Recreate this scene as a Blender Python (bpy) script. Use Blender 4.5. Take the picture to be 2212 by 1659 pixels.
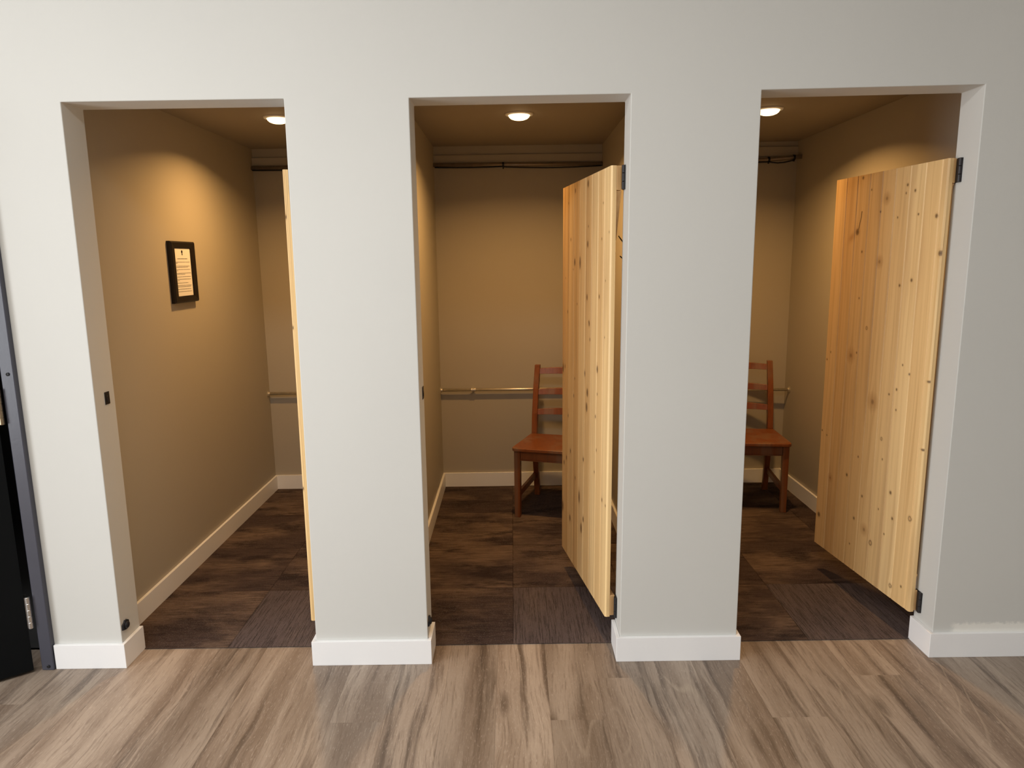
import bpy, bmesh, math, random
import numpy as np
from mathutils import Vector, Matrix

for o in list(bpy.data.objects):
    bpy.data.objects.remove(o, do_unlink=True)
S = bpy.context.scene
COL = S.collection

# ------------------------------------------------------------------ camera
cd = bpy.data.cameras.new('camera')
cam = bpy.data.objects.new('camera', cd)
COL.objects.link(cam)
S.camera = cam
cd.sensor_fit = 'HORIZONTAL'
cd.sensor_width = 36.0
cd.lens = 1523.86 / 2212 * 36.0
cd.clip_start = 0.05
_r = Vector((0.9999013, -0.00073445, -0.01403017))
_u = Vector((0.0139452, 0.17327284, 0.98477513))
_f = Vector((-0.00170778, 0.98487359, -0.17326599))
_m = Matrix((_r, _u, -_f)).transposed().to_4x4()
_m.translation = Vector((0.0, -2.4547, 1.5))
cam.matrix_world = _m

# ------------------------------------------------------------------ exposure, world, daylight, ceiling fill
S.view_settings.view_transform = 'Standard'
S.view_settings.look = 'None'
S.view_settings.gamma = 1.0
S.view_settings.use_curve_mapping = False
S.view_settings.exposure = 0.0
W = bpy.data.worlds.new('daylight_sky')
S.world = W
W.use_nodes = True
W.node_tree.nodes['Background'].inputs[0].default_value = (0.80, 0.90, 1.0, 1)
W.node_tree.nodes['Background'].inputs[1].default_value = 0.6

def area_light(name, loc, target, sx, sy, power, col, spread=180):
    ld = bpy.data.lights.new(name, 'AREA')
    ld.shape = 'RECTANGLE'
    ld.size, ld.size_y = sx, sy
    ld.energy = power
    ld.color = col
    ld.spread = math.radians(spread)
    o = bpy.data.objects.new(name, ld)
    COL.objects.link(o)
    o.location = loc
    d = Vector(target) - Vector(loc)
    o.rotation_euler = d.to_track_quat('-Z', 'Y').to_euler()
    return o

RX0, RX1, RY0, RZ = -4.3, 3.4, -6.0, 3.0          # the front room
DAY = 1.0
area_light('window_daylight', (-4.22, -2.5, 1.31), (4, -2.5, 1.31), 2.7, 2.38, 140 * DAY, (0.97, 0.985, 1.0))
area_light('ceiling_fill_light', (-1.3, -2.3, RZ - 0.02), (-1.3, -2.3, 0), 3.0, 0.6, 76 * DAY, (1.0, 0.97, 0.92))  # unseen fill added overhead to even out the front wall
LAMP_W = 11.6
LAMP_COL = (1.0, 0.55, 0.19)

# ------------------------------------------------------------------ measured plan (metres)
T = 0.127                     # front wall thickness
D = 2.115                     # back wall of the closets
ZC = 2.20                     # closet ceiling
B, BT = 0.097, 0.0137         # baseboard height, thickness
# per opening: left edge x bottom/top, right edge x bottom/top, head z left/right
OPEN = [(-1.489, -1.481, -0.758, -0.744, 2.034, 2.034),
        (-0.335, -0.331, 0.388, 0.402, 2.031, 2.034),
        (0.828, 0.832, 1.566, 1.567, 2.040, 2.047)]
# closets: left wall x, right wall x
CL = [(-1.6055, -0.592), (-0.477, 0.574), (0.689, 1.788)]
LIGHTS = [(-1.13, 1.16), (0.047, 1.16), (1.252, 1.13)]
random.seed(7)

# ------------------------------------------------------------------ node helpers
class NT:
    def __init__(self, name):
        self.m = bpy.data.materials.new(name)
        self.m.use_nodes = True
        self.t = self.m.node_tree
        self.b = self.t.nodes['Principled BSDF']
    def n(self, typ, **kw):
        nd = self.t.nodes.new(typ)
        for k, v in kw.items():
            setattr(nd, k, v)
        return nd
    def put(self, sock, v):
        if isinstance(v, bpy.types.NodeSocket):
            self.t.links.new(v, sock)
        elif v is not None:
            if isinstance(v, (tuple, list)) and len(v) == 3 and sock.type == 'RGBA':
                v = (*v, 1)
            sock.default_value = v
    def math(self, op, a, b=None, c=None, clamp=False):
        nd = self.n('ShaderNodeMath', operation=op, use_clamp=clamp)
        self.put(nd.inputs[0], a)
        if b is not None: self.put(nd.inputs[1], b)
        if c is not None: self.put(nd.inputs[2], c)
        return nd.outputs[0]
    def ramp01(self, v, lo, hi):
        nd = self.n('ShaderNodeMapRange', interpolation_type='SMOOTHSTEP')
        self.put(nd.inputs[0], v)
        nd.inputs[1].default_value, nd.inputs[2].default_value = lo, hi
        return nd.outputs[0]
    def mix(self, f, a, b, blend='MIX'):
        nd = self.n('ShaderNodeMix', data_type='RGBA', blend_type=blend)
        self.put(nd.inputs[0], f)
        self.put(nd.inputs[6], a)
        self.put(nd.inputs[7], b)
        return nd.outputs[2]
    def obj(self):
        return self.n('ShaderNodeTexCoord').outputs['Object']
    def sep(self, v):
        nd = self.n('ShaderNodeSeparateXYZ')
        self.put(nd.inputs[0], v)
        return nd.outputs
    def comb(self, x, y, z):
        nd = self.n('ShaderNodeCombineXYZ')
        for i, v in enumerate((x, y, z)): self.put(nd.inputs[i], v)
        return nd.outputs[0]
    def scale(self, v, s, off=(0, 0, 0)):
        nd = self.n('ShaderNodeMapping')
        self.put(nd.inputs[0], v)
        nd.inputs['Scale'].default_value = s
        nd.inputs['Location'].default_value = off
        return nd.outputs[0]
    def noise(self, v, sc=1.0, det=3.0, rough=0.5, dist=0.0):
        nd = self.n('ShaderNodeTexNoise')
        self.put(nd.inputs['Vector'], v)
        nd.inputs['Scale'].default_value = sc
        nd.inputs['Detail'].default_value = det
        nd.inputs['Roughness'].default_value = rough
        nd.inputs['Distortion'].default_value = dist
        return nd.outputs[0]
    def attr(self, name):
        return self.n('ShaderNodeAttribute', attribute_name=name).outputs['Fac']
    def bump(self, h, strength, dist=0.01):
        nd = self.n('ShaderNodeBump')
        nd.inputs['Strength'].default_value = strength
        nd.inputs['Distance'].default_value = dist
        self.put(nd.inputs['Height'], h)
        self.t.links.new(nd.outputs[0], self.b.inputs['Normal'])
    def out(self, col, rough=0.5, metal=0.0, spec=0.5):
        self.put(self.b.inputs['Base Color'], col)
        self.put(self.b.inputs['Roughness'], rough)
        self.put(self.b.inputs['Metallic'], metal)
        self.b.inputs['Specular IOR Level'].default_value = spec
        return self.m

def m_paint(name, col, rough=0.6, var=0.03, smear=False):
    k = NT(name)
    p = k.obj()
    n1 = k.noise(p, 1.3, 3)
    c = k.mix(k.ramp01(n1, 0.3, 0.7), tuple(x * (1 - var) for x in col), tuple(x * (1 + var) for x in col))
    if smear:
        x, y, z = k.sep(p)
        edge = k.math('MULTIPLY', k.math('SUBTRACT', k.noise(p, 38, 5, 0.7), 0.5), 0.05)
        zz = k.math('ADD', z, edge)
        top = k.math('SUBTRACT', 1.0, k.ramp01(zz, 0.124, 0.138))
        lft = k.ramp01(k.math('ADD', x, edge), 1.625, 1.655)
        c = k.mix(k.math('MULTIPLY', top, lft), c, (0.86, 0.85, 0.80))
    k.bump(k.noise(p, 160, 2), 0.08, 0.002)
    return k.out(c, rough, spec=0.35)

def m_plain(name, col, rough=0.5, metal=0.0, var=0.06, sc=30.0, bump=0.0, spec=0.5):
    k = NT(name)
    p = k.obj()
    n1 = k.noise(p, sc, 3)
    c = k.mix(n1, tuple(x * (1 - var) for x in col), tuple(x * (1 + var) for x in col))
    if bump: k.bump(k.noise(p, sc * 6, 2), bump, 0.002)
    return k.out(c, rough, metal, spec)

def m_planks():
    k = NT('vinyl_plank')
    x, y, z = k.sep(k.obj())
    seed = k.attr('seed')
    tone = k.attr('tone')
    so = k.math('MULTIPLY', seed, 61.0)
    v = k.comb(x, y, so)
    warp = k.math('MULTIPLY', k.math('SUBTRACT', k.noise(k.scale(v, (3.5, 1.7, 1)), 1.0, 2), 0.5), 0.085)
    xw = k.math('ADD', x, warp)
    vw = k.comb(xw, y, so)
    broad = k.noise(k.scale(vw, (9, 0.9, 1)), 1.0, 3, 0.55)
    streak = k.noise(k.scale(vw, (20, 1.0, 1)), 1.0, 5, 0.62)
    fine = k.noise(k.scale(vw, (150, 8, 1)), 1.0, 4, 0.7)
    pores = k.noise(k.scale(vw, (380, 45, 1)), 1.0, 3, 0.65)
    # nested grain lines: contour lines of a stretched noise
    cont = k.math('FRACT', k.math('MULTIPLY', k.noise(k.scale(vw, (4.5, 0.85, 1)), 1.0, 1, 0.4), 15.0))
    line = k.math('MULTIPLY', k.ramp01(cont, 0.80, 0.92), k.math('SUBTRACT', 1.0, k.ramp01(cont, 0.94, 1.0)))
    zone = k.ramp01(k.noise(k.scale(v, (5, 1.4, 1), (3, 7, 0)), 1.0, 1), 0.52, 0.66)
    line = k.math('MULTIPLY', line, zone)
    light, mid, dark = (0.385, 0.307, 0.242), (0.215, 0.158, 0.117), (0.066, 0.044, 0.032)
    c = k.mix(k.ramp01(broad, 0.32, 0.64), mid, light)
    c = k.mix(k.math('MULTIPLY', k.ramp01(streak, 0.51, 0.70), 0.80), c, dark)
    # knots with dark tails
    vo = k.n('ShaderNodeTexVoronoi', feature='F1')
    k.put(vo.inputs['Vector'], k.scale(vw, (6.5, 1.9, 1)))
    vo.inputs['Scale'].default_value = 1.0
    kn = k.math('SUBTRACT', 1.0, k.ramp01(vo.outputs['Distance'], 0.03, 0.20))
    sel = k.ramp01(k.sep(vo.outputs['Color'])[0], 0.62, 0.66)
    c = k.mix(k.math('MULTIPLY', k.math('MULTIPLY', kn, sel), 0.75), c, (0.050, 0.030, 0.020))
    c = k.mix(k.math('MULTIPLY', k.ramp01(fine, 0.48, 0.70), 0.50), c, (0.11, 0.072, 0.05))
    c = k.mix(k.math('MULTIPLY', k.ramp01(pores, 0.56, 0.70), 0.42), c, (0.56, 0.47, 0.39))
    c = k.mix(k.math('MULTIPLY', line, 0.38), c, (0.48, 0.39, 0.30))
    c = k.mix(0.55, c, k.mix(1.0, c, k.comb(tone, tone, tone), 'MULTIPLY'))
    fx = k.math('FRACT', k.math('DIVIDE', k.math('SUBTRACT', x, 0.109 - 1.83 * 3), 0.183))
    sd = k.math('MINIMUM', fx, k.math('SUBTRACT', 1.0, fx))
    seam = k.math('SUBTRACT', 1.0, k.ramp01(sd, 0.002, 0.010))
    c = k.mix(k.math('MULTIPLY', seam, 0.35), c, (0.09, 0.06, 0.042))
    k.bump(k.math('ADD', fine, k.math('MULTIPLY', seam, -1.5)), 0.12, 0.002)
    return k.out(c, 0.46, spec=0.4)

def m_carpet():
    k = NT('carpet_tile')
    x, y, z = k.sep(k.obj())
    seed = k.attr('seed')
    turn = k.attr('turn')
    so = k.math('MULTIPLY', seed, 47.0)
    gx = k.mix(turn, k.comb(x, y, so), k.comb(y, x, so))
    blot = k.noise(k.scale(gx, (1.9, 3.6, 1)), 1.0, 5, 0.62, 0.2)
    smud = k.noise(k.scale(gx, (2.6, 7.5, 1), (9, 3, 0)), 1.0, 6, 0.7)
    fib = k.noise(k.scale(gx, (9, 210, 1)), 1.0, 4, 0.7)
    spk = k.noise(k.comb(x, y, so), 330, 3, 0.75)
    base, warm, dark = (0.074, 0.049, 0.043), (0.180, 0.124, 0.092), (0.022, 0.014, 0.013)
    c = k.mix(k.ramp01(blot, 0.42, 0.64), base, warm)
    c = k.mix(k.math('MULTIPLY', k.ramp01(smud, 0.50, 0.66), 0.85), c, dark)
    c = k.mix(k.math('MULTIPLY', turn, 0.65), c, (0.135, 0.108, 0.110))  # turned tiles' purplish grey, raised to carry the daylight at the front
    c = k.mix(k.math('MULTIPLY', k.ramp01(fib, 0.46, 0.62), 0.66), c, (0.024, 0.018, 0.017))
    c = k.mix(k.math('MULTIPLY', k.ramp01(spk, 0.55, 0.68), 0.62), c, (0.27, 0.23, 0.215))
    ox = k.attr('sx')
    fx = k.math('ABSOLUTE', k.math('SUBTRACT', k.math('FRACT', k.math('ADD', k.math('DIVIDE', k.math('SUBTRACT', x, ox), 0.49), 20.5)), 0.5))
    fy = k.math('ABSOLUTE', k.math('SUBTRACT', k.math('FRACT', k.math('ADD', k.math('DIVIDE', k.math('SUBTRACT', y, 0.605), 0.495), 20.5)), 0.5))
    sm = k.math('SUBTRACT', 1.0, k.ramp01(k.math('MINIMUM', fx, fy), 0.002, 0.008))
    c = k.mix(k.math('MULTIPLY', k.math('MULTIPLY', sm, k.ramp01(smud, 0.38, 0.56)), 0.6), c, (0.010, 0.008, 0.007))
    k.bump(k.math('ADD', fib, spk), 0.7, 0.004)
    return k.out(c, 0.95, spec=0.12)

def m_pine(name, panel=False, base=(0.88, 0.625, 0.31), dark=(0.58, 0.35, 0.14), rough=0.45):
    k = NT(name)
    x, y, z = k.sep(k.obj())
    if panel:
        tone, knot, ring, dx = k.attr('tone'), k.attr('knot'), k.attr('ring'), k.attr('bend')
        xx = k.math('ADD', x, dx)
        v = k.comb(xx, k.math('MULTIPLY', tone, 40.0), z)
    else:
        v = k.comb(x, y, z)
    warp = k.math('MULTIPLY', k.math('SUBTRACT', k.noise(k.scale(v, (4, 4, 0.9)), 1.0, 2), 0.5), 0.05)
    vx, vy, vz = k.sep(v)
    vw = k.comb(k.math('ADD', vx, warp), vy, vz)
    gr = k.noise(k.scale(vw, (60, 60 if not panel else 1, 1.0)), 1.0, 4, 0.6)
    fi = k.noise(k.scale(vw, (330, 330 if not panel else 1, 7)), 1.0, 2, 0.6)
    br = k.noise(k.scale(vw, (13, 13 if not panel else 1, 0.8)), 1.0, 2, 0.5)
    c = k.mix(k.math('MULTIPLY', k.ramp01(gr, 0.42, 0.72), 0.50), base, dark)
    c = k.mix(k.math('MULTIPLY', k.ramp01(br, 0.50, 0.68), 0.62), c, tuple(a * 0.75 + b * 0.25 for a, b in zip(dark, (0.6, 0.45, 0.3))))
    c = k.mix(k.math('MULTIPLY', k.ramp01(fi, 0.55, 0.8), 0.22), c, dark)
    if panel:
        hue = k.n('ShaderNodeMix', data_type='RGBA', blend_type='MULTIPLY')
        c = k.mix(1.0, c, k.mix(tone, (0.78, 0.66, 0.52), (1.08, 1.10, 1.12)), 'MULTIPLY')
        c = k.mix(k.math('MULTIPLY', ring, 0.75), c, (0.42, 0.20, 0.07))
        c = k.mix(k.math('MULTIPLY', knot, 0.92), c, (0.085, 0.040, 0.018))
    k.bump(k.math('ADD', gr, fi), 0.10, 0.002)
    return k.out(c, rough, spec=0.4)

M = dict(
    wall=m_paint('front_wall_paint', (0.665, 0.667, 0.640), 0.65, 0.012, smear=True),
    closet=m_paint('closet_wall_darkened', (0.45, 0.412, 0.34), 0.6, 0.015),  # same paint as the front wall, darkened for the dim closets
    ceil=m_paint('closet_ceiling_shaded', (0.36, 0.32, 0.26), 0.7, 0.015),  # same paint again, the ceiling's shade put into a darker colour
    room=m_paint('room_paint', (0.66, 0.64, 0.60), 0.7, 0.015),
    base=m_paint('baseboard_enamel', (0.925, 0.93, 0.94), 0.35, 0.01),
    planks=m_planks(), carpet=m_carpet(),
    panel=m_pine('pine_boards', True), pine=m_pine('pine_batten', base=(0.66, 0.40, 0.17), dark=(0.42, 0.21, 0.075)),
    chair=m_pine('stained_pine', base=(0.225, 0.068, 0.019), dark=(0.11, 0.031, 0.009), rough=0.33),
    black=m_plain('black_metal', (0.012, 0.012, 0.014), 0.45, 0.3),
    rubber=m_plain('black_rubber', (0.010, 0.011, 0.016), 0.6),
    iron=m_plain('hinge_iron', (0.045, 0.042, 0.045), 0.45, 0.6),
    steel=m_plain('galvanised_steel', (0.78, 0.72, 0.60), 0.36, 0.85, 0.12, 60),
    pipe=m_plain('dark_pipe', (0.33, 0.27, 0.21), 0.38, 0.5, 0.2, 40),
    bronze=m_plain('hinge_bronze', (0.42, 0.33, 0.22), 0.32, 1.0, 0.15, 80),
    nickel=m_plain('hinge_nickel', (0.62, 0.61, 0.60), 0.34, 1.0, 0.12, 80),
    dframe=m_plain('grey_door_frame', (0.056, 0.058, 0.080), 0.30, 0.0, 0.06, 20, 0.08),
    dleaf=m_plain('black_door_paint', (0.004, 0.005, 0.006), 0.6, 0.0, 0.1, 10, spec=0.12),
    dark=m_plain('unlit_room_shade', (0.030, 0.028, 0.027), 0.8),
    frame=m_plain('black_frame_wood', (0.009, 0.006, 0.005), 0.38, 0.0, 0.2, 50, spec=0.25),
    paper=m_plain('white_paper', (0.84, 0.82, 0.78), 0.7, 0.0, 0.02),
    ink=m_plain('black_ink', (0.02, 0.02, 0.02), 0.7),
    white=m_plain('white_trim', (0.82, 0.80, 0.76), 0.4),
)
k = NT('glowing_lens')
k.b.inputs['Emission Color'].default_value = (1.0, 0.70, 0.36, 1)
k.b.inputs['Emission Strength'].default_value = 3.6
M['lens'] = k.out((0.9, 0.85, 0.75), 0.3)

# ------------------------------------------------------------------ mesh helpers
def obj(name, bm, mat, parent=None, bevel=0.0, smooth=False, seg=2):
    me = bpy.data.meshes.new(name)
    bmesh.ops.recalc_face_normals(bm, faces=bm.faces)
    bm.to_mesh(me)
    bm.free()
    me.materials.append(mat)
    if smooth:
        for p in me.polygons: p.use_smooth = True
    o = bpy.data.objects.new(name, me)
    COL.objects.link(o)
    if parent: o.parent = parent
    if bevel:
        md = o.modifiers.new('bevel', 'BEVEL')
        md.width = bevel
        md.segments = seg
        md.limit_method = 'ANGLE'
        md.angle_limit = math.radians(40)
    return o

def thing(name, label, cat, loc=(0, 0, 0), rz=0.0, group=None):
    o = bpy.data.objects.new(name, None)
    o.empty_display_size = 0.05
    COL.objects.link(o)
    o.location = loc
    o.rotation_euler = (0, 0, rz)
    return tag(o, label, cat, group)

def tag(o, label, cat, group=None):
    o['label'] = label
    o['category'] = cat
    if group: o['group'] = group
    return o

def struct(o):
    o['kind'] = 'structure'
    return o

def hexa(bm, pts):
    v = [bm.verts.new(p) for p in pts]
    for f in ((0, 3, 2, 1), (4, 5, 6, 7), (0, 1, 5, 4), (1, 2, 6, 5), (2, 3, 7, 6), (3, 0, 4, 7)):
        bm.faces.new([v[i] for i in f])
    return bm

def box(bm, x0, x1, y0, y1, z0, z1):
    return hexa(bm, [(x0, y0, z0), (x1, y0, z0), (x1, y1, z0), (x0, y1, z0),
                     (x0, y0, z1), (x1, y0, z1), (x1, y1, z1), (x0, y1, z1)])

def boxb(x0, x1, y0, y1, z0, z1):
    return box(bmesh.new(), x0, x1, y0, y1, z0, z1)

def prism(bm, plan, z0, z1):
    a = [bm.verts.new((x, y, z0)) for x, y in plan]
    b = [bm.verts.new((x, y, z1)) for x, y in plan]
    n = len(plan)
    bm.faces.new(a[::-1]); bm.faces.new(b)
    for i in range(n):
        bm.faces.new((a[i], a[(i + 1) % n], b[(i + 1) % n], b[i]))
    return bm

def loft(bm, rings, cap=True):
    R = [[bm.verts.new(p) for p in r] for r in rings]
    n = len(R[0])
    for a, b in zip(R, R[1:]):
        for i in range(n):
            bm.faces.new((a[i], a[(i + 1) % n], b[(i + 1) % n], b[i]))
    if cap:
        bm.faces.new(R[0][::-1]); bm.faces.new(R[-1])
    return bm

def tube(bm, pts, r, n=14):
    pts = [Vector(p) for p in pts]
    rings = []
    for i, p in enumerate(pts):
        d = (pts[min(i + 1, len(pts) - 1)] - pts[max(i - 1, 0)]).normalized()
        a = d.cross(Vector((0, 0, 1)))
        if a.length < 1e-3: a = d.cross(Vector((1, 0, 0)))
        a.normalize(); b = d.cross(a)
        rr = r[i] if isinstance(r, (list, tuple)) else r
        rings.append([p + rr * (math.cos(2 * math.pi * j / n) * a + math.sin(2 * math.pi * j / n) * b) for j in range(n)])
    return loft(bm, rings)

def lathe(bm, prof, axis='z', c=(0, 0, 0), n=28):
    rings = []
    for r, h in prof:
        rr = max(r, 1e-4)
        ring = []
        for j in range(n):
            a = 2 * math.pi * j / n
            if axis == 'z': p = (c[0] + rr * math.cos(a), c[1] + rr * math.sin(a), c[2] + h)
            elif axis == 'x': p = (c[0] + h, c[1] + rr * math.cos(a), c[2] + rr * math.sin(a))
            else: p = (c[0] + rr * math.cos(a), c[1] + h, c[2] + rr * math.sin(a))
            ring.append(p)
        rings.append(ring)
    return loft(bm, rings)

# ------------------------------------------------------------------ floors
def tiles(name, cells, mat, z):
    """cells: (x0,x1,y0,y1,seed,aux) -> one mesh of quads with per-face attributes"""
    me = bpy.data.meshes.new(name)
    vs, fs = [], []
    for x0, x1, y0, y1, s, a in cells:
        n = len(vs)
        vs += [(x0, y0, z), (x1, y0, z), (x1, y1, z), (x0, y1, z)]
        fs.append((n, n + 1, n + 2, n + 3))
    me.from_pydata(vs, [], fs)
    at = me.attributes.new('seed', 'FLOAT', 'FACE'); at.data.foreach_set('value', [c[4] for c in cells])
    at = me.attributes.new('tone', 'FLOAT', 'FACE'); at.data.foreach_set('value', [c[5] for c in cells])
    at = me.attributes.new('turn', 'FLOAT', 'FACE'); at.data.foreach_set('value', [c[5] for c in cells])
    me.materials.append(mat)
    o = bpy.data.objects.new(name, me)
    COL.objects.link(o)
    return struct(o)

cells = []
YE = 0.118
YF = 0.140        # the planks run on under the carpet's edge
joint = {0.292: -0.117, 0.109: -0.351, -0.623: -0.350, 1.207: -0.121, -1.904: -0.228, 0.841: -0.352}
x = 0.109 - 0.183 * 25
while x < RX1:
    j0 = next((v for kx, v in joint.items() if abs(kx - x) < 0.02), random.uniform(-1.25, -0.75))
    ys = [YF]
    y = j0
    while y > RY0:
        ys.append(y); y -= 1.22
    ys.append(RY0)
    for a, b in zip(ys, ys[1:]):
        cells.append((max(x, RX0), min(x + 0.183, RX1), b, a, random.random(), random.uniform(0.72, 1.28)))
    x += 0.183
tiles('floor', cells, M['planks'], 0.0)
nm = ['floor_left', 'floor_middle', 'floor_right']
for i, ((xa, xb), xs) in enumerate(zip(CL, (-1.145, -0.014, 1.155))):
    cells = []
    xb_ = [xs - 0.98, xs - 0.49, xs, xs + 0.49, xs + 0.98]
    yb_ = [YE, 0.605, 1.10, 1.595, 2.09, D]
    for ci, (x0, x1) in enumerate(zip(xb_, xb_[1:])):
        x0, x1 = max(x0, xa), min(x1, xb)
        if x1 - x0 < 0.01: continue
        for ri, (y0, y1) in enumerate(zip(yb_, yb_[1:])):
            if x1 - x0 < 0.04 and False: continue
            turn = 1.0 if (ri == 0 and ((i == 1 and ci == 2) or (i == 0 and ci == 2) or (i == 2 and ci == 2))) else 0.0
            cells.append((x0, x1, y0, y1, random.random(), turn))
    tiles(nm[i], cells, M['carpet'], 0.003)
    me = bpy.data.objects[nm[i]].data
    at = me.attributes.new('sx', 'FLOAT', 'FACE'); at.data.foreach_set('value', [xs] * len(me.polygons))
# slabs under the finishes
# ------------------------------------------------------------------ front wall
def quad(bm, *p): bm.faces.new([bm.verts.new(q) for q in p])
bm = bmesh.new()
DX0, DX1, DZ = -2.74, -1.792, 2.06      # black door's opening
TOPZ = RZ
edges = [(RX0, RX0, DZ), (DX0, DX0, DZ), (DX1, DX1, DZ)]
cols = []   # (xlb, xlt, zl, xrb, xrt, zr, solid)
cols.append((RX0, RX0, DZ, DX0, DX0, DZ, True))
cols.append((DX0, DX0, DZ, DX1, DX1, DZ, False))
pl = (DX1, DX1, DZ)
for (lb, lt, rb, rt, zl, zr) in OPEN:
    cols.append((*pl, lb, lt, zl, True))
    cols.append((lb, lt, zl, rb, rt, zr, False))
    pl = (rb, rt, zr)
cols.append((*pl, RX1, RX1, 2.05, True))
for (lb, lt, zl, rb, rt, zr, solid) in cols:
    for yy in (0.0, T):
        quad(bm, (lt, yy, zl), (rt, yy, zr), (rt, yy, TOPZ), (lt, yy, TOPZ))
        if solid:
            quad(bm, (lb, yy, 0), (rb, yy, 0), (rt, yy, zr), (lt, yy, zl))
    if not solid:
        quad(bm, (lt, 0, zl), (rt, 0, zr), (rt, T, zr), (lt, T, zl))
        quad(bm, (lb, 0, 0), (lt, 0, zl), (lt, T, zl), (lb, T, 0))
        quad(bm, (rb, 0, 0), (rt, 0, zr), (rt, T, zr), (rb, T, 0))
    else:
        quad(bm, (lb, 0, 0), (rb, 0, 0), (rb, T, 0), (lb, T, 0))
for xx in (RX0, RX1):
    zz = DZ if xx == RX0 else 2.05
    quad(bm, (xx, 0, 0), (xx, T, 0), (xx, T, zz), (xx, 0, zz))
    quad(bm, (xx, 0, zz), (xx, T, zz), (xx, T, TOPZ), (xx, 0, TOPZ))
for c in cols:
    quad(bm, (c[1], 0, TOPZ), (c[4], 0, TOPZ), (c[4], T, TOPZ), (c[1], T, TOPZ))
bmesh.ops.remove_doubles(bm, verts=bm.verts, dist=1e-5)
struct(obj('wall_front', bm, M['wall'], bevel=0.0025))

# room shell behind the camera
def wallbox(name, *a, mat='room'):
    return struct(obj(name, boxb(*a), M[mat]))
bm = bmesh.new()      # left wall with a window band
box(bm, RX0 - 0.12, RX0, RY0, 0, 0, 0.10); box(bm, RX0 - 0.12, RX0, RY0, 0, 2.52, RZ)
box(bm, RX0 - 0.12, RX0, RY0, -3.88, 0.10, 2.52); box(bm, RX0 - 0.12, RX0, -1.12, 0, 0.10, 2.52)
struct(obj('wall_left', bm, M['room']))
wallbox('wall_back', RX0, RX1, RY0 - 0.12, RY0, 0, RZ)
wallbox('wall_right', RX1, RX1 + 0.12, RY0, 0, 0, RZ)
wallbox('ceiling', RX0, RX1, RY0, 0, RZ, RZ + 0.1)

# closets
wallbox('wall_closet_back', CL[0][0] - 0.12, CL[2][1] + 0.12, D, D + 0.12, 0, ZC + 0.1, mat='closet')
wallbox('wall_closet_left', CL[0][0] - 0.12, CL[0][0], T, D, 0, ZC, mat='closet')
wallbox('wall_partition_left', CL[0][1], CL[1][0], T, D, 0, ZC, mat='closet')
wallbox('wall_partition_right', CL[1][1], CL[2][0], T, D, 0, ZC, mat='closet')
wallbox('wall_closet_right', CL[2][1], CL[2][1] + 0.12, T, D, 0, ZC, mat='closet')
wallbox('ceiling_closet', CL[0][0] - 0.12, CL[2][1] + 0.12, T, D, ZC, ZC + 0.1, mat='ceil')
# unlit room behind the black door; its darkness is put into the colour
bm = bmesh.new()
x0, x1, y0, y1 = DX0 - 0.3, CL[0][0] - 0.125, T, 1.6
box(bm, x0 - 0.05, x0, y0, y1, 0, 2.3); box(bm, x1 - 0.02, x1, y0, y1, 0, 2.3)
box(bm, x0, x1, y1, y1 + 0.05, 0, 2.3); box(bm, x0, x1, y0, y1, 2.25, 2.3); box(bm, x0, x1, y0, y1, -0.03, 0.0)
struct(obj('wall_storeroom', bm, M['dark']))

# ------------------------------------------------------------------ baseboards
def wrap(name, plan):
    bm = bmesh.new()
    prism(bm, plan, 0, B)
    struct(obj(name, bm, M['base'], bevel=0.0015))
a1, b1, a2, b2, a3, b3 = OPEN[0][0], OPEN[0][2], OPEN[1][0], OPEN[1][2], OPEN[2][0], OPEN[2][2]
wrap('baseboard_left', [(-1.742, 0), (-1.742, -BT), (a1 + BT, -BT), (a1 + BT, T), (a1, T), (a1, 0)])
for n, xa, xb in (('baseboard_middle_left', b1, a2), ('baseboard_middle_right', b2, a3)):
    wrap(n, [(xa - BT, T), (xa - BT, -BT), (xb + BT, -BT), (xb + BT, T), (xb, T), (xb, 0), (xa, 0), (xa, T)])
wrap('baseboard_right', [(b3 - BT, T), (b3 - BT, -BT), (RX1, -BT), (RX1, 0), (b3, 0), (b3, T)])
for n, (xa, xb) in zip(('baseboard_closet_left', 'baseboard_closet_middle', 'baseboard_closet_right'), CL):
    wrap(n, [(xa, T), (xa + BT, T), (xa + BT, D - BT), (xb - BT, D - BT), (xb - BT, T), (xb, T), (xb, D), (xa, D)])
# cleat boards high on the closets' back walls
for n, (xa, xb), z0, z1 in (('trim_1', CL[0], 2.098, 2.146), ('trim_2', CL[1], 2.098, 2.145), ('trim_3', CL[2], 2.112, 2.168)):
    struct(obj(n, boxb(xa, xb, D - 0.014, D, z0, z1), M['closet'], bevel=0.0015))

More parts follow.
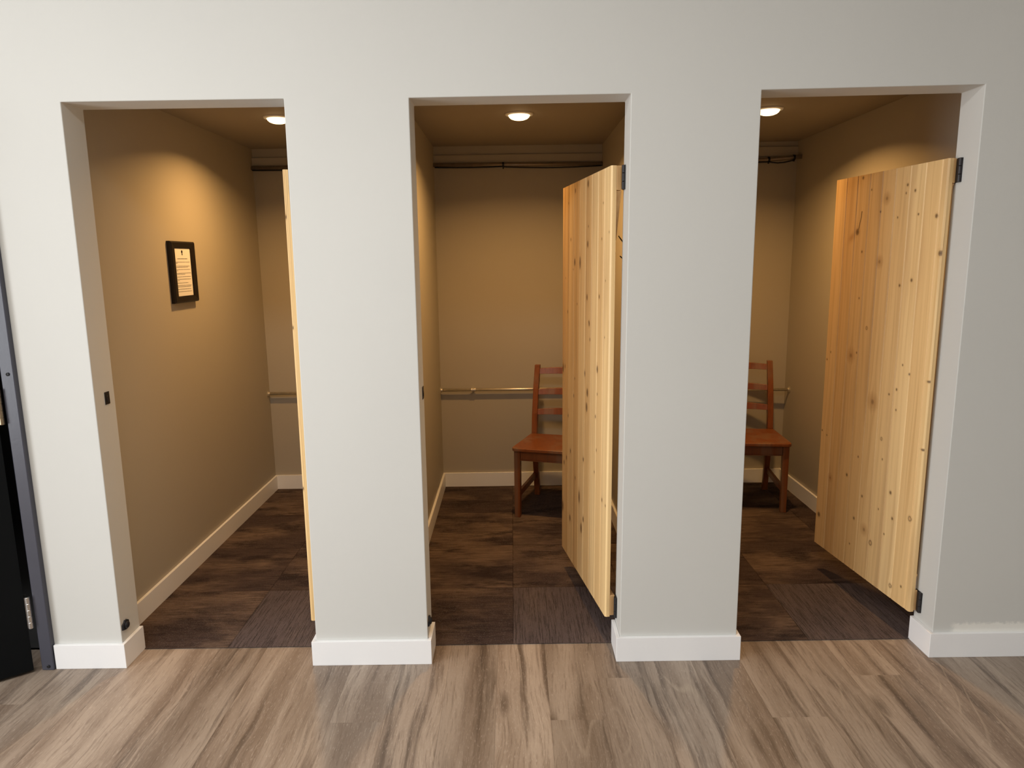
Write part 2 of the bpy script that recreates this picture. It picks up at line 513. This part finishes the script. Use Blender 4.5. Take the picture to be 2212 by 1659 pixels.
# ------------------------------------------------------------------ pine plank doors
K3 = [(0.507,1.596,.0115,3),(0.492,1.816,.0056,0),(0.429,1.762,.0034,0),(0.361,1.67,.0038,0),(0.326,1.719,.0091,1),(0.344,1.472,.0093,1),(0.466,1.513,.0044,0),(0.208,1.759,.0047,0),(0.163,1.734,.0047,0),(0.135,1.646,.0039,0),(0.252,1.641,.0024,0),(0.039,1.634,.0067,0),(0.004,1.502,.0082,3),(0.143,1.403,.0055,0),(0.209,1.381,.0049,0),(0.463,1.319,.0027,0),(0.213,1.729,.0024,0),(0.396,1.198,.0056,2),(0.493,1.07,.0121,1),(0.453,1.087,.0038,0),(0.648,1.065,.003,0),(0.674,1.028,.0036,0),(0.32,0.898,.0139,1),(0.153,1.077,.0026,0),(0.111,1.047,.0042,0),(0.177,0.976,.0044,0),(0.22,0.949,.0036,0),(0.171,0.895,.0026,0),(0.003,1.036,.003,3),(0.245,0.759,.0055,2),(0.003,0.777,.003,3),(0.461,0.54,.006,0),(0.389,0.643,.0039,0),(0.229,0.677,.0027,0),(0.636,0.678,.0031,0),(0.676,0.692,.0037,0),(0.587,0.487,.0078,1),(0.163,0.557,.0061,0),(0.04,0.493,.0078,2),(0.343,0.481,.0049,0),(0.229,0.464,.0031,0),(0.14,0.456,.0051,0),(0.388,0.365,.0055,0),(0.313,0.342,.0097,1),(0.264,0.302,.0086,2),(0.66,0.283,.0097,0),(0.182,0.374,.0026,0),(0.12,0.178,.0067,2),(0.056,0.205,.0045,0),(0.406,0.24,.0034,0)]
K2 = [(0.634,1.74,.0044,0),(0.513,1.782,.0084,0),(0.309,1.79,.0118,0),(0.59,1.583,.0062,0),(0.427,1.484,.0212,0),(0.517,1.486,.0131,0),(0.3,1.626,.0048,0),(0.307,1.557,.0113,0),(0.311,1.347,.0103,0),(0.134,1.358,.007,0),(0.109,1.572,.0045,0),(0.017,1.593,.0036,0),(0.096,1.7,.0029,0),(0.054,1.42,.0019,0),(0.543,1.455,.0026,0),(0.684,1.415,.0037,0),(0.64,1.266,.0065,0),(0.471,1.311,.0044,0),(0.281,1.25,.0058,0),(0.728,0.997,.0168,3),(0.691,1.01,.0081,0),(0.275,1.244,.0094,0),(0.151,1.077,.0122,0),(0.335,1.032,.0098,0),(0.293,0.959,.0146,0),(0.302,0.896,.0164,0),(0.521,0.903,.007,0),(0.505,0.983,.0049,0),(0.261,1.181,.0063,0),(0.146,0.98,.0049,0),(0.169,0.886,.0063,0),(0.057,1.211,.0017,0),(0.625,0.79,.0066,0),(0.576,0.636,.0087,0),(0.653,0.583,.0089,0),(0.701,0.546,.0091,0),(0.486,0.536,.007,0),(0.349,0.66,.0081,0),(0.15,0.754,.0054,0),(0.414,0.471,.023,0),(0.376,0.342,.0192,0),(0.341,0.394,.0106,0),(0.063,0.578,.0067,0),(0.016,0.571,.0046,0),(0.58,0.313,.0131,0),(0.725,0.321,.0214,3),(0.175,0.657,.0049,0)]
_rk = random.Random(5)
K1 = [(_rk.uniform(0.0, 0.7), _rk.uniform(0.15, 1.8), _rk.uniform(.003, .011), _rk.choice((0, 0, 0, 1, 2))) for _ in range(45)] + [(0.004, 1.66, .006, 3), (0.004, 0.66, .006, 3)]

def board_panel(parent, L, seams, tones, knots, zb, zt, th=0.019, kx=1.0):
    """tongue-and-groove boards: fine grid across width and height, V-grooves at the seams"""
    G, GD = 0.0032, 0.0034
    us, dep, tn = [], [], []
    bounds = [0.0] + list(seams) + [L]
    for i, (a, b) in enumerate(zip(bounds, bounds[1:])):
        first, last = i == 0, i == len(bounds) - 2
        lo = a + (0.005 if first else G); hi = b - (0.004 if last else G)
        us.append(a); dep.append(-0.0052 if first else -GD); tn.append(tones[i])
        n = max(3, int((hi - lo) / (0.0052 if knots is K1 else 0.0026)))
        for j in range(n + 1):
            us.append(lo + (hi - lo) * j / n); dep.append(0.0); tn.append(tones[i])
    us.append(L); dep.append(-0.004); tn.append(tones[-1])
    us = np.array(us); dep = np.array(dep); tn = np.array(tn)
    nz = 330 if knots is K1 else 720
    ts = np.linspace(0, 1, nz + 1)
    U, Tt = np.meshgrid(us, ts)
    z0 = zb[0] + (zb[1] - zb[0]) * U / L; z1 = zt[0] + (zt[1] - zt[0]) * U / L
    Z = z0 + (z1 - z0) * Tt
    Y = np.broadcast_to(dep, U.shape)
    knot = np.zeros_like(U); ring = np.zeros_like(U); bend = np.zeros_like(U)
    for (s, z, r, kind) in knots:
        rx = min(r * kx, 0.011) if kind != 1 else r * 0.9
        rx = max(rx * 1.1, 0.0032); rz = max(r * 1.15, 0.0042)
        q = np.sqrt(((U - s) / rx) ** 2 + ((Z - z) / rz) ** 2)
        if kind == 3: q = np.sqrt(((U - s) / max(rx, .009)) ** 2 + ((Z - z) / rz) ** 2)
        if kind in (0, 3): knot = np.maximum(knot, np.clip((1.25 - q) * 2.2, 0, 1) * (0.72 + 0.28 * np.clip(1 - q * 1.6, 0, 1)))
        if kind == 2: knot = np.maximum(knot, np.clip(1 - abs(q - 0.95) * 2.6, 0, 1) * 0.9)
        if kind == 1: knot = np.maximum(knot, np.clip(0.8 - q, 0, 0.45))
        wide = 2.6 if kind == 1 else 1.9
        ring = np.maximum(ring, np.clip(1.2 - q / wide, 0, 1) * (0.75 if kind == 1 else 0.5))
        g = np.exp(-((U - s) / (3 * rx)) ** 2 - ((Z - z) / (4 * rz)) ** 2)
        bend += -np.sign(U - s) * g * rx * 0.9
    # the long crack above the big knot of the right door
    if knots is K3:
        path = [(0.500, 1.606), (0.494, 1.63), (0.487, 1.655), (0.4845, 1.68)]
        for (s0, q0), (s1, q1) in zip(path, path[1:]):
            f = np.clip((Z - q0) / (q1 - q0), 0, 1); sx = s0 + (s1 - s0) * f
            inside = (Z >= q0) & (Z <= q1)
            knot = np.maximum(knot, np.where(inside, np.clip(1.3 - abs(U - sx) / 0.0035, 0, 1), 0))
        f = np.exp(-((U - 0.545) / 0.022) ** 2 - ((Z - 1.575 - (0.545 - U) * 0.5) / 0.018) ** 2)
        ring = np.maximum(ring, f * 0.9)
    nu = len(us)
    vs = np.stack([U, Y, Z], -1).reshape(-1, 3)
    me = bpy.data.meshes.new('board_panel')
    fs = []
    for r in range(nz):
        o0 = r * nu
        for c in range(nu - 1):
            fs.append((o0 + c, o0 + nu + c, o0 + nu + c + 1, o0 + c + 1))
    n0 = len(vs)
    bk = [(us[0], -th, Z[0, 0]), (us[-1], -th, Z[0, -1]), (us[-1], -th, Z[-1, -1]), (us[0], -th, Z[-1, 0])]
    vs = np.concatenate([vs, np.array(bk)])
    fs.append((n0, n0 + 1, n0 + 2, n0 + 3))
    fs.append(tuple([n0] + [r * nu for r in range(nz, -1, -1)][::-1] + [n0 + 3]))
    fs.append(tuple([n0 + 1, n0 + 2] + [r * nu + nu - 1 for r in range(nz, -1, -1)]))
    fs.append(tuple([n0 + 1] + [c for c in range(nu - 1, -1, -1)] + [n0]))
    fs.append(tuple([n0 + 3] + [nz * nu + c for c in range(nu)] + [n0 + 2]))
    me.from_pydata([tuple(p) for p in vs], [], fs)
    for nme, arr in (('knot', knot), ('ring', ring), ('bend', bend), ('tone', np.broadcast_to(tn, U.shape))):
        at = me.attributes.new(nme, 'FLOAT', 'POINT')
        ext = np.zeros(4) + (0.6 if nme == 'tone' else 0)
        at.data.foreach_set('value', np.concatenate([arr.reshape(-1), ext]).astype(np.float32))
    me.materials.append(M['panel'])
    o = bpy.data.objects.new('board_panel', me)
    COL.objects.link(o)
    o.parent = parent
    return o

def plank_door(label, P0, P1, seams, tones, knots, zb, zt, jamb, kx=1.0, bth=0.0150, lean=0.0):
    d = Vector((P1[0] - P0[0], P1[1] - P0[1]))
    L = d.length
    t = thing('plank_door', label, 'door', (P0[0], P0[1], 0), math.atan2(d.y, d.x), 'pine plank doors of the three cubicles')
    RM = Matrix.Rotation(math.atan(lean), 4, 'Y') @ Matrix.Rotation(math.atan2(d.y, d.x), 4, 'Z')
    t.rotation_euler = RM.to_euler()
    board_panel(t, L, seams, tones, knots, zb, zt, kx=kx)
    y1, y0 = -0.0191, -0.0191 - bth
    bh = 0.084
    for z0, z1 in ((zt[0] - bh, zt[0]), (zb[0] + 0.004, zb[0] + bh + 0.004)):
        s = (zt[1] - zt[0]) if z0 > 1 else (zb[1] - zb[0])
        hexa_bm = hexa(bmesh.new(), [(0.0, y0, z0), (L, y0, z0 + s), (L, y1, z0 + s), (0.0, y1, z0),
                                     (0.0, y0, z1), (L, y0, z1 + s), (L, y1, z1 + s), (0.0, y1, z1)])
        obj('batten', hexa_bm, M['pine'], t, bevel=0.003)
    za, zc = zt[0] - bh - 0.001, zb[1] + bh + 0.012
    hexa_bm = bmesh.new()
    plan = [(0.004, za), (0.075, za), (L - 0.004, zc + 0.16), (L - 0.004, zc), (L - 0.075, zc), (0.047, za - 0.145)]
    A = [hexa_bm.verts.new((s, y0 + 0.0004, z)) for s, z in plan]
    Bv = [hexa_bm.verts.new((s, y1, z)) for s, z in plan]
    hexa_bm.faces.new(A); hexa_bm.faces.new(Bv[::-1])
    for i in range(6):
        hexa_bm.faces.new((A[i], A[(i + 1) % 6], Bv[(i + 1) % 6], Bv[i]))
    obj('brace', hexa_bm, M['pine'], t, bevel=0.002)
    # black butt hinges: a leaf on the batten's end, a knuckle, a leaf on the jamb
    inv = RM.inverted()
    for z0 in (zt[0] - bh, zb[0] + 0.004):
        jx = jamb[0] + (jamb[1] - jamb[0]) * z0 / 2.034 - 0.0003
        bm = bmesh.new()
        z1 = z0 + bh
        box(bm, jx - 0.0030, jx - 0.0002, 0.079, 0.122, z0 + 0.001, z1 - 0.001)
        for q0, q1 in ((0.001, 0.027), (0.028, 0.055), (0.056, 0.083)):
            lathe(bm, [(0.0001, q0), (0.0052, q0), (0.0058, q0 + 0.001), (0.0058, q1 - 0.001), (0.0052, q1), (0.0001, q1)], 'z', (jx - 0.0062, 0.085, z0), 14)
        box(bm, jx - 0.0098, jx - 0.0066, 0.088, 0.0965, z0 + 0.001, z1 - 0.001)
        for v in bm.verts:
            v.co = inv @ (v.co - Vector((P0[0], P0[1], 0)))
        obj('hinge', bm, M['iron'], t, bevel=0.0008)
    return t

plank_door('knotty pine plank door of the left opening, seen almost edge-on behind the wall pier',
           (-0.8030, 0.10), (-0.909, 0.815), [0.083 * i + .06 for i in range(8)], [0.7, .55, .8, .6, .75, .5, .65, .7, .6], K1,
           (0.122, 0.112), (1.822, 1.818), (OPEN[0][2], OPEN[0][3]), bth=0.0180, lean=0.004)
plank_door('pale pine plank door half open in the middle opening, in front of a chair',
           (0.3445, 0.10), (0.2280, 0.835), [0.079, 0.16, 0.25, 0.341, 0.437, 0.531, 0.624, 0.700],
           [0.92, 0.55, 0.88, 0.42, 0.80, 0.30, 0.72, 0.35, 0.45], K2,
           (0.122, 0.107), (1.820, 1.814), (OPEN[1][2], OPEN[1][3]), kx=0.8, bth=0.0200, lean=0.005)
plank_door('broad knotty pine plank door in the right opening, its boarded face in full view',
           (1.530, 0.10), (1.4475, 0.783), [0.029, 0.111, 0.193, 0.278, 0.36, 0.441, 0.526, 0.603],
           [0.75, 0.55, 0.98, 0.80, 0.62, 0.50, 0.40, 0.25, 0.45], K3,  # board tones, also carrying the lamp's warm tint towards the free edge
           (0.126, 0.136), (1.828, 1.827), (OPEN[2][2], OPEN[2][3]), kx=0.9, bth=0.0120)

# ------------------------------------------------------------------ chairs
def chair(label, corner, lc, deg):
    rz = math.radians(deg)
    c, s = math.cos(rz), math.sin(rz)
    ox = corner[0] - (c * lc[0] - s * lc[1]); oy = corner[1] - (s * lc[0] + c * lc[1])
    t = thing('wooden_chair', label, 'chair', (ox, oy, 0.003), rz, 'stained wooden chairs in the cubicles')
    m = M['chair']
    w = 0.036
    for sx in (-1, 1):       # front legs
        xa, xb = (sx * 0.205, sx * (0.205 - w))
        xa, xb = min(xa, xb), max(xa, xb)
        bm = hexa(bmesh.new(), [(xa + (0.003 if sx > 0 else 0), -0.200, 0), (xb - (0.003 if sx < 0 else 0), -0.200, 0), (xb - (0.003 if sx < 0 else 0), -0.166, 0), (xa + (0.003 if sx > 0 else 0), -0.166, 0),
                                (xa, -0.200, 0.405), (xb, -0.200, 0.405), (xb, -0.162, 0.405), (xa, -0.162, 0.405)])
        obj('leg', bm, m, t, bevel=0.003)
    prof = [(0.232, 0.0, .030), (0.205, 0.16, .034), (0.180, 0.34, .040), (0.172, 0.43, .040), (0.185, 0.55, .036), (0.216, 0.70, .032), (0.258, 0.845, .027)]
    for sx in (-1, 1):       # rear leg and back post in one piece
        rings = []
        for (yc, z, dp) in prof:
            xo = sx * 0.192; xi = sx * (0.192 - 0.033)
            rings.append([(xo, yc - dp / 2, z), (xi, yc - dp / 2, z), (xi, yc + dp / 2, z), (xo, yc + dp / 2, z)])
        obj('back_post', loft(bmesh.new(), rings), m, t, bevel=0.003)
    # seat: trapezoid with rounded front corners
    plan = []
    def arc(cx, cy, r, a0, a1, n=6):
        return [(cx + r * math.cos(math.radians(a0 + (a1 - a0) * i / n)), cy + r * math.sin(math.radians(a0 + (a1 - a0) * i / n))) for i in range(n + 1)]
    plan += arc(-0.186, -0.190, 0.030, 180, 270) + arc(0.186, -0.190, 0.030, 270, 360)
    plan += arc(0.186, 0.145, 0.010, 0, 90) + arc(-0.186, 0.145, 0.010, 90, 180)
    obj('seat', prism(bmesh.new(), plan, 0.4055, 0.425), m, t, bevel=0.004, seg=3)
    bm = bmesh.new()          # apron with a bead along the bottom of the front rail
    box(bm, -0.168, 0.168, -0.193, -0.173, 0.352, 0.405)
    box(bm, -0.168, 0.168, -0.197, -0.173, 0.346, 0.3519)
    obj('apron', bm, m, t, bevel=0.0015)
    for sx in (-1, 1):
        xa = sx * 0.183
        obj('side_rail', boxb(xa - 0.009, xa + 0.009, -0.161, 0.162, 0.352, 0.405), m, t, bevel=0.0015)
        bm = hexa(bmesh.new(), [(xa - 0.009, -0.164, 0.122), (xa + 0.009, -0.164, 0.122), (xa + 0.009, 0.196, 0.122), (xa - 0.009, 0.196, 0.122),
                                (xa - 0.009, -0.164, 0.158), (xa + 0.009, -0.164, 0.158), (xa + 0.009, 0.190, 0.158), (xa - 0.009, 0.190, 0.158)])
        obj('stretcher', bm, m, t, bevel=0.002)
    obj('rear_rail', boxb(-0.158, 0.158, 0.168, 0.186, 0.352, 0.405), m, t, bevel=0.0015)
    def py(z):
        for (ya, za, _), (yb, zb_, _) in zip(prof, prof[1:]):
            if za <= z <= zb_: return ya + (yb - ya) * (z - za) / (zb_ - za)
        return prof[-1][0]
    for zt_ in (0.832, 0.706, 0.583):     # ladder slats, arched on top and bowed backwards
        rings = []
        N = 14
        for i in range(N + 1):
            f = i / N; xx = -0.160 + 0.320 * f
            up = 0.009 * math.sin(math.pi * f); bow = 0.020 * math.sin(math.pi * f)
            zt2 = zt_ + up - 0.009; zb2 = zt_ - 0.043 + up * 0.25
            y1, y0 = py(zt_) + bow, py(zb2) + bow
            rings.append([(xx, y0 - 0.006, zb2), (xx, y0 + 0.006, zb2), (xx, y1 + 0.006, zt2), (xx, y1 - 0.006, zt2)])
        obj('back_slat', loft(bmesh.new(), rings), m, t, bevel=0.002)
    return t

chair('reddish-brown ladder-back wooden chair half hidden behind the middle door', (-0.002, 1.515), (-0.205, -0.200), -16.5)
chair('reddish-brown ladder-back wooden chair in the right cubicle, cut off by the wall pier', (1.604, 1.523), (0.205, -0.200), -7.0)

# ------------------------------------------------------------------ ceiling lamps
for (lx, ly), lab in zip(LIGHTS, ('round recessed ceiling lamp glowing in the left cubicle, partly behind the pier edge',
                                  'round recessed ceiling lamp glowing in the middle cubicle above the doorway',
                                  'round recessed ceiling lamp glowing in the right cubicle, partly behind the pier edge')):
    t = thing('ceiling_lamp', lab, 'lamp', (lx, ly, ZC), 0, 'recessed ceiling lamps of the three cubicles')
    obj('trim_ring', lathe(bmesh.new(), [(0.052, 0.0), (0.070, 0.0), (0.070, -0.003), (0.066, -0.006), (0.054, -0.008), (0.052, -0.006)], n=40), M['white'], t, smooth=False)
    obj('lens', lathe(bmesh.new(), [(0.0001, -0.001), (0.0515, -0.001), (0.0515, -0.008), (0.049, -0.015), (0.041, -0.022), (0.028, -0.027), (0.012, -0.0295), (0.0001, -0.030)], n=40), M['lens'], t, smooth=True)
    ld = bpy.data.lights.new('lamp_beam', 'AREA')
    ld.shape = 'DISK'; ld.size = 0.09; ld.energy = LAMP_W; ld.color = LAMP_COL; ld.spread = math.radians(148)
    o = bpy.data.objects.new('lamp_beam', ld)
    COL.objects.link(o); o.parent = t; o.location = (0, 0, -0.032)

# ------------------------------------------------------------------ pipes on the back walls
def rail(label, x0, x1, z, coup, fwd=0.0):
    y = D - 0.033
    t = thing('wall_rail', label, 'rail', ((x0 + x1) / 2, y, z), 0, 'low metal rails on the cubicles\' back walls')
    cx = (x0 + x1) / 2
    obj('pipe', tube(bmesh.new(), [(x0 - cx + 0.0005, 0, 0), (x1 - cx - 0.0005, -fwd, 0)], 0.0095, 16), M['steel'], t, smooth=True)
    for xe, s in ((x0 - cx, 1), (x1 - cx, -1)):
        obj('flange', lathe(bmesh.new(), [(0.0001, s * 0.0005), (0.020, s * 0.0005), (0.020, s * 0.003), (0.013, s * 0.006), (0.012, s * 0.014), (0.0001, s * 0.014)], 'x', (xe, -fwd if s < 0 else 0, 0), 20), M['steel'], t)
    for xc in coup:
        obj('coupling', lathe(bmesh.new(), [(0.0001, -.014), (0.0135, -.014), (0.0135, -.006), (0.0115, -.004), (0.0115, .004), (0.0135, .006), (0.0135, .014), (0.0001, .014)], 'x', (xc - cx, 0, 0), 20), M['steel'], t)
        obj('bracket', boxb(xc - cx - 0.006, xc - cx + 0.006, 0.0096, 0.0325, -0.008, 0.008), M['steel'], t)
rail('low galvanised rail on the back wall of the left cubicle', CL[0][0], CL[0][1], 0.660, [])
rail('low shiny galvanised rail on the back wall left of the middle chair', CL[1][0], CL[1][1], 0.667, [-0.26])
rail('low brass-lit rail end on the back wall right of the right chair', CL[2][0], CL[2][1], 0.648, [], 0.045)

def conduit(label, pts, clamps, cable):
    o = pts[0]
    t = thing('conduit_pipe', label, 'pipe', o, 0, 'dark pipes high in the cubicles')
    L = lambda p: (p[0] - o[0], p[1] - o[1], p[2] - o[2])
    obj('pipe', tube(bmesh.new(), [L(p) for p in pts], 0.0125, 16), M['pipe'], t, smooth=True)
    for p in clamps:
        q = L(p)
        bm = lathe(bmesh.new(), [(0.0001, -.006), (0.0160, -.006), (0.0160, .006), (0.0001, .006)], 'x', q, 20)
        box(bm, q[0] - 0.004, q[0] + 0.004, q[1] - 0.004, q[1] + 0.004, q[2] - 0.024, q[2] - 0.0155)
        obj('clamp', bm, M['black'], t)
    obj('cable', tube(bmesh.new(), [L(p) for p in cable], 0.0038, 8), M['black'], t, smooth=True)
yp = D - 0.028
def sag(x0, x1, z, d, n=12, y=None):
    return [(x0 + (x1 - x0) * i / n, (y or yp) - 0.012, z - 0.0135 - d * math.sin(math.pi * i / n)) for i in range(n + 1)]
conduit('dark pipe under the ceiling of the left cubicle', [(CL[0][0] + .001, yp, 2.081), (CL[0][1] - .001, yp, 2.081)], [(-0.80, yp, 2.081)], sag(CL[0][0] + .01, CL[0][1] - .01, 2.081, 0.004))
c2z = lambda x: 2.083 - 0.004 * (x + 0.477)
conduit('long dark pipe with a sagging cable under the middle cubicle\'s ceiling', [(CL[1][0] + .001, yp, 2.084), (CL[1][1] - .001, yp, 2.078)], [(-0.043, yp, 2.081)],
        sag(CL[1][0] + .01, -0.043, 2.083, 0.004) + sag(-0.03, CL[1][1] - .01, 2.080, 0.008))
conduit('dark pipe with cable bending forward under the right cubicle\'s ceiling', [(CL[2][0] + .001, yp, 2.086), (1.56, yp, 2.088), (1.60, yp - .002, 2.089), (1.70, yp - .02, 2.094), (1.7873, yp - .045, 2.099)],
        [(1.60, yp - .002, 2.089), (1.745, yp - .032, 2.0965)], sag(CL[2][0] + .01, 1.60, 2.087, 0.004) + [(1.62, yp - .015, 2.070), (1.65, yp - .02, 2.066), (1.69, yp - .03, 2.068), (1.745, yp - .046, 2.080)])

# ------------------------------------------------------------------ framed notice
fx = CL[0][0]
fy0, fy1, fz0, fz1 = 0.890, 1.143, 1.318, 1.610
gy0, gy1, gz0, gz1 = 0.929, 1.094, 1.350, 1.577
t = thing('picture_frame', 'black framed printed notice hanging on the left cubicle\'s side wall', 'frame', (fx, (fy0 + fy1) / 2, fz0))
oy, oz = (fy0 + fy1) / 2, fz0
bm = bmesh.new()
def ringq(y0, y1, z0, z1, x): return [bm.verts.new((x, y - oy, z - oz)) for y, z in ((y0, z0), (y1, z0), (y1, z1), (y0, z1))]
rs = [ringq(fy0, fy1, fz0, fz1, 0.001), ringq(fy0, fy1, fz0, fz1, 0.016), ringq(fy0 + .007, fy1 - .007, fz0 + .007, fz1 - .007, 0.023),
      ringq(gy0 - .004, gy1 + .004, gz0 - .004, gz1 + .004, 0.021), ringq(gy0, gy1, gz0, gz1, 0.018), ringq(gy0, gy1, gz0, gz1, 0.009), ringq(gy0, gy1, gz0, gz1, 0.001)]
for a, b in zip(rs, rs[1:] + rs[:1]):
    for i in range(4): bm.faces.new((a[i], a[(i + 1) % 4], b[(i + 1) % 4], b[i]))
obj('frame_moulding', bm, M['frame'], t)
pp = obj('notice_sheet', boxb(0.0015, 0.0155, gy0 + .0005 - oy, gy1 - .0005 - oy, gz0 + .0005 - oz, gz1 - .0005 - oz), M['paper'], t)
H_, W_ = gz1 - gz0, gy1 - gy0
bm = bmesh.new()
rows = [(.205, .17, .80, .010), (.275, .06, .93, .007), (.300, .06, .17, .007), (.360, .06, .92, .007), (.385, .06, .80, .007), (.435, .06, .92, .007), (.460, .06, .14, .007),
        (.515, .06, .95, .007), (.540, .06, .56, .007), (.592, .06, .95, .007), (.645, .06, .93, .007), (.670, .06, .20, .007), (.725, .05, .72, .007), (.780, .05, .93, .007),
        (.806, .05, .88, .007), (.860, .05, .87, .007), (.912, .05, .90, .007)]
rr = random.Random(3)
for fr, u0, u1, h in rows:
    u = u0
    while u < u1 - 0.01:
        wl = min(rr.uniform(.03, .11), u1 - u)
        zc = gz1 - H_ * (0.02 + fr * 0.97) - oz
        box(bm, 0.0156, 0.0159, gy0 + W_ * u - oy, gy0 + W_ * (u + wl) - oy, zc - h * H_ * .55, zc + h * H_ * .55)
        u += wl + 0.013
obj('printed_text', bm, M['ink'], pp)
bm = bmesh.new()
for (u, fr, r) in ((.48, .072, .0075), (.485, .125, .0048)):
    yc, zc = gy0 + W_ * u - oy, gz1 - H_ * fr - oz
    lathe(bm, [(0.0001, 0.0), (r * .62, 0.0), (r * .62, .0004), (0.0001, .0004)], 'x', (0.0156, yc, zc), 18)
    lathe(bm, [(r * .85, 0.0), (r, 0.0), (r, .0004), (r * .85, .0004)], 'x', (0.0156, yc, zc), 18)
obj('printed_emblem', bm, M['ink'], pp)

# ------------------------------------------------------------------ small hardware on the jambs
def jx(i, z):   # left jamb's face at height z
    lb, lt, _, _, zl, _ = OPEN[i]
    return lb + (lt - lb) * z / zl
for i, lab in ((0, 'small black latch plate on the left opening\'s jamb'), (1, 'small black latch plate on the middle opening\'s jamb')):
    X = jx(i, 1.024)
    yc = 0.076 if i == 0 else 0.094
    t = thing('latch_plate', lab, 'latch plate', (X, yc, 1.024), 0, 'black latch plates on the jambs')
    bm = bmesh.new()
    box(bm, 0.0002, 0.0022, -0.0145, 0.0145, -0.023, 0.023)
    obj('plate', bm, M['black'], t, bevel=0.0006)
    bm = bmesh.new()
    lathe(bm, [(0.0001, 0.0), (0.0042, 0.0), (0.0036, .0014), (0.0001, .0018)], 'x', (0.0021, -0.001, 0.006), 14)
    box(bm, 0.0021, 0.0040, -0.004, 0.004, -0.014, 0.001)
    obj('catch', bm, M['iron'], t, bevel=0.0005)
for i, lab in ((0, 'black rubber bumper on the left opening\'s jamb above the baseboard'), (1, 'black rubber bumper on the middle opening\'s jamb above the baseboard')):
    X = jx(i, 0.155)
    t = thing('door_bumper', lab, 'door bumper', (X, 0.028, 0.155), 0, 'black door bumpers on the jambs')
    pl_ = [(-0.023, -0.012), (-0.009, -0.016), (0.006, -0.019), (0.016, -0.013), (0.012, -0.006), (0.022, 0.001), (0.021, 0.012), (0.010, 0.019), (0.004, 0.018), (-0.004, 0.021), (-0.010, 0.014), (-0.022, 0.008)]
    bm = bmesh.new()
    A = [bm.verts.new((0.0003, y, z)) for y, z in pl_]; Bv = [bm.verts.new((0.006, y * .95, z * .95)) for y, z in pl_]
    bm.faces.new(A[::-1]); bm.faces.new(Bv)
    for q in range(len(pl_)): bm.faces.new((A[q], A[(q + 1) % len(pl_)], Bv[(q + 1) % len(pl_)], Bv[q]))
    obj('base_plate', bm, M['rubber'], t)
    obj('bumper_dome', lathe(bmesh.new(), [(0.0001, .0058), (0.0145, .0058), (0.0138, .009), (0.011, .0122), (0.006, .0138), (0.0001, .0142)], 'x', (0, 0.002, 0.000), 24), M['rubber'], t, smooth=True)

# coat hook on the middle cubicle's right wall, glimpsed beside the door
hx = CL[1][1]
t = thing('coat_hook', 'thin dark two-pronged hook glimpsed beyond the middle door\'s hinge edge', 'hook', (hx, 1.05, 1.52))
obj('back_plate', boxb(-0.004, -0.0003, -0.009, 0.009, -0.055, 0.055), M['black'], t, bevel=0.001)
obj('prong', tube(bmesh.new(), [(-0.002, 0, 0.030), (-0.020, 0, 0.045), (-0.042, 0, 0.074), (-0.052, 0, 0.088)], 0.003, 10), M['black'], t, smooth=True)
obj('prong', tube(bmesh.new(), [(-0.002, 0, -0.040), (-0.018, 0, -0.030), (-0.036, 0, -0.016), (-0.044, 0, -0.008)], 0.003, 10), M['black'], t, smooth=True)

# ------------------------------------------------------------------ black steel door at the left edge
bm = bmesh.new()
box(bm, -1.7915, -1.745, -0.020, T + 0.02, 0, 2.11)
box(bm, -2.785, -2.738, -0.020, T + 0.02, 0, 2.11)
box(bm, -2.738, -1.7915, -0.020, T + 0.02, 2.062, 2.11)
df = struct(obj('door_1', bm, M['dframe'], bevel=0.003))
for z in (1.131, 0.016):
    obj('screw', lathe(bmesh.new(), [(0.0001, -.0205), (0.0062, -.0205), (0.0062, -.0225), (0.0040, -.0232), (0.0030, -.0220), (0.0001, -.0220)], 'y', (-1.765, 0, z), 20), M['black'], df)
t = thing('steel_door', 'black steel door standing ajar at the left edge, on barrel hinges', 'door', (-1.802, -0.030, 0), math.radians(180 + 38))
obj('door_leaf', boxb(0.010, 0.90, -0.046, -0.001, 0.012, 2.055), M['dleaf'], t, bevel=0.0015)
for z0, z1, mt in ((0.953, 1.078, 'bronze'), (0.178, 0.302, 'nickel'), (1.73, 1.855, 'bronze')):
    bm = bmesh.new()
    n = 5; h = (z1 - z0) / n
    for q in range(n):
        lathe(bm, [(0.0001, 0.0003), (0.0078, 0.0003), (0.0085, 0.0012), (0.0085, h - .0012), (0.0078, h - .0003), (0.0001, h - .0003)], 'z', (0, 0, z0 + q * h), 18)
    box(bm, 0.002, 0.0095, -0.030, 0.0, z0 + .002, z1 - .002)
    obj('hinge', bm, M[mt], t)
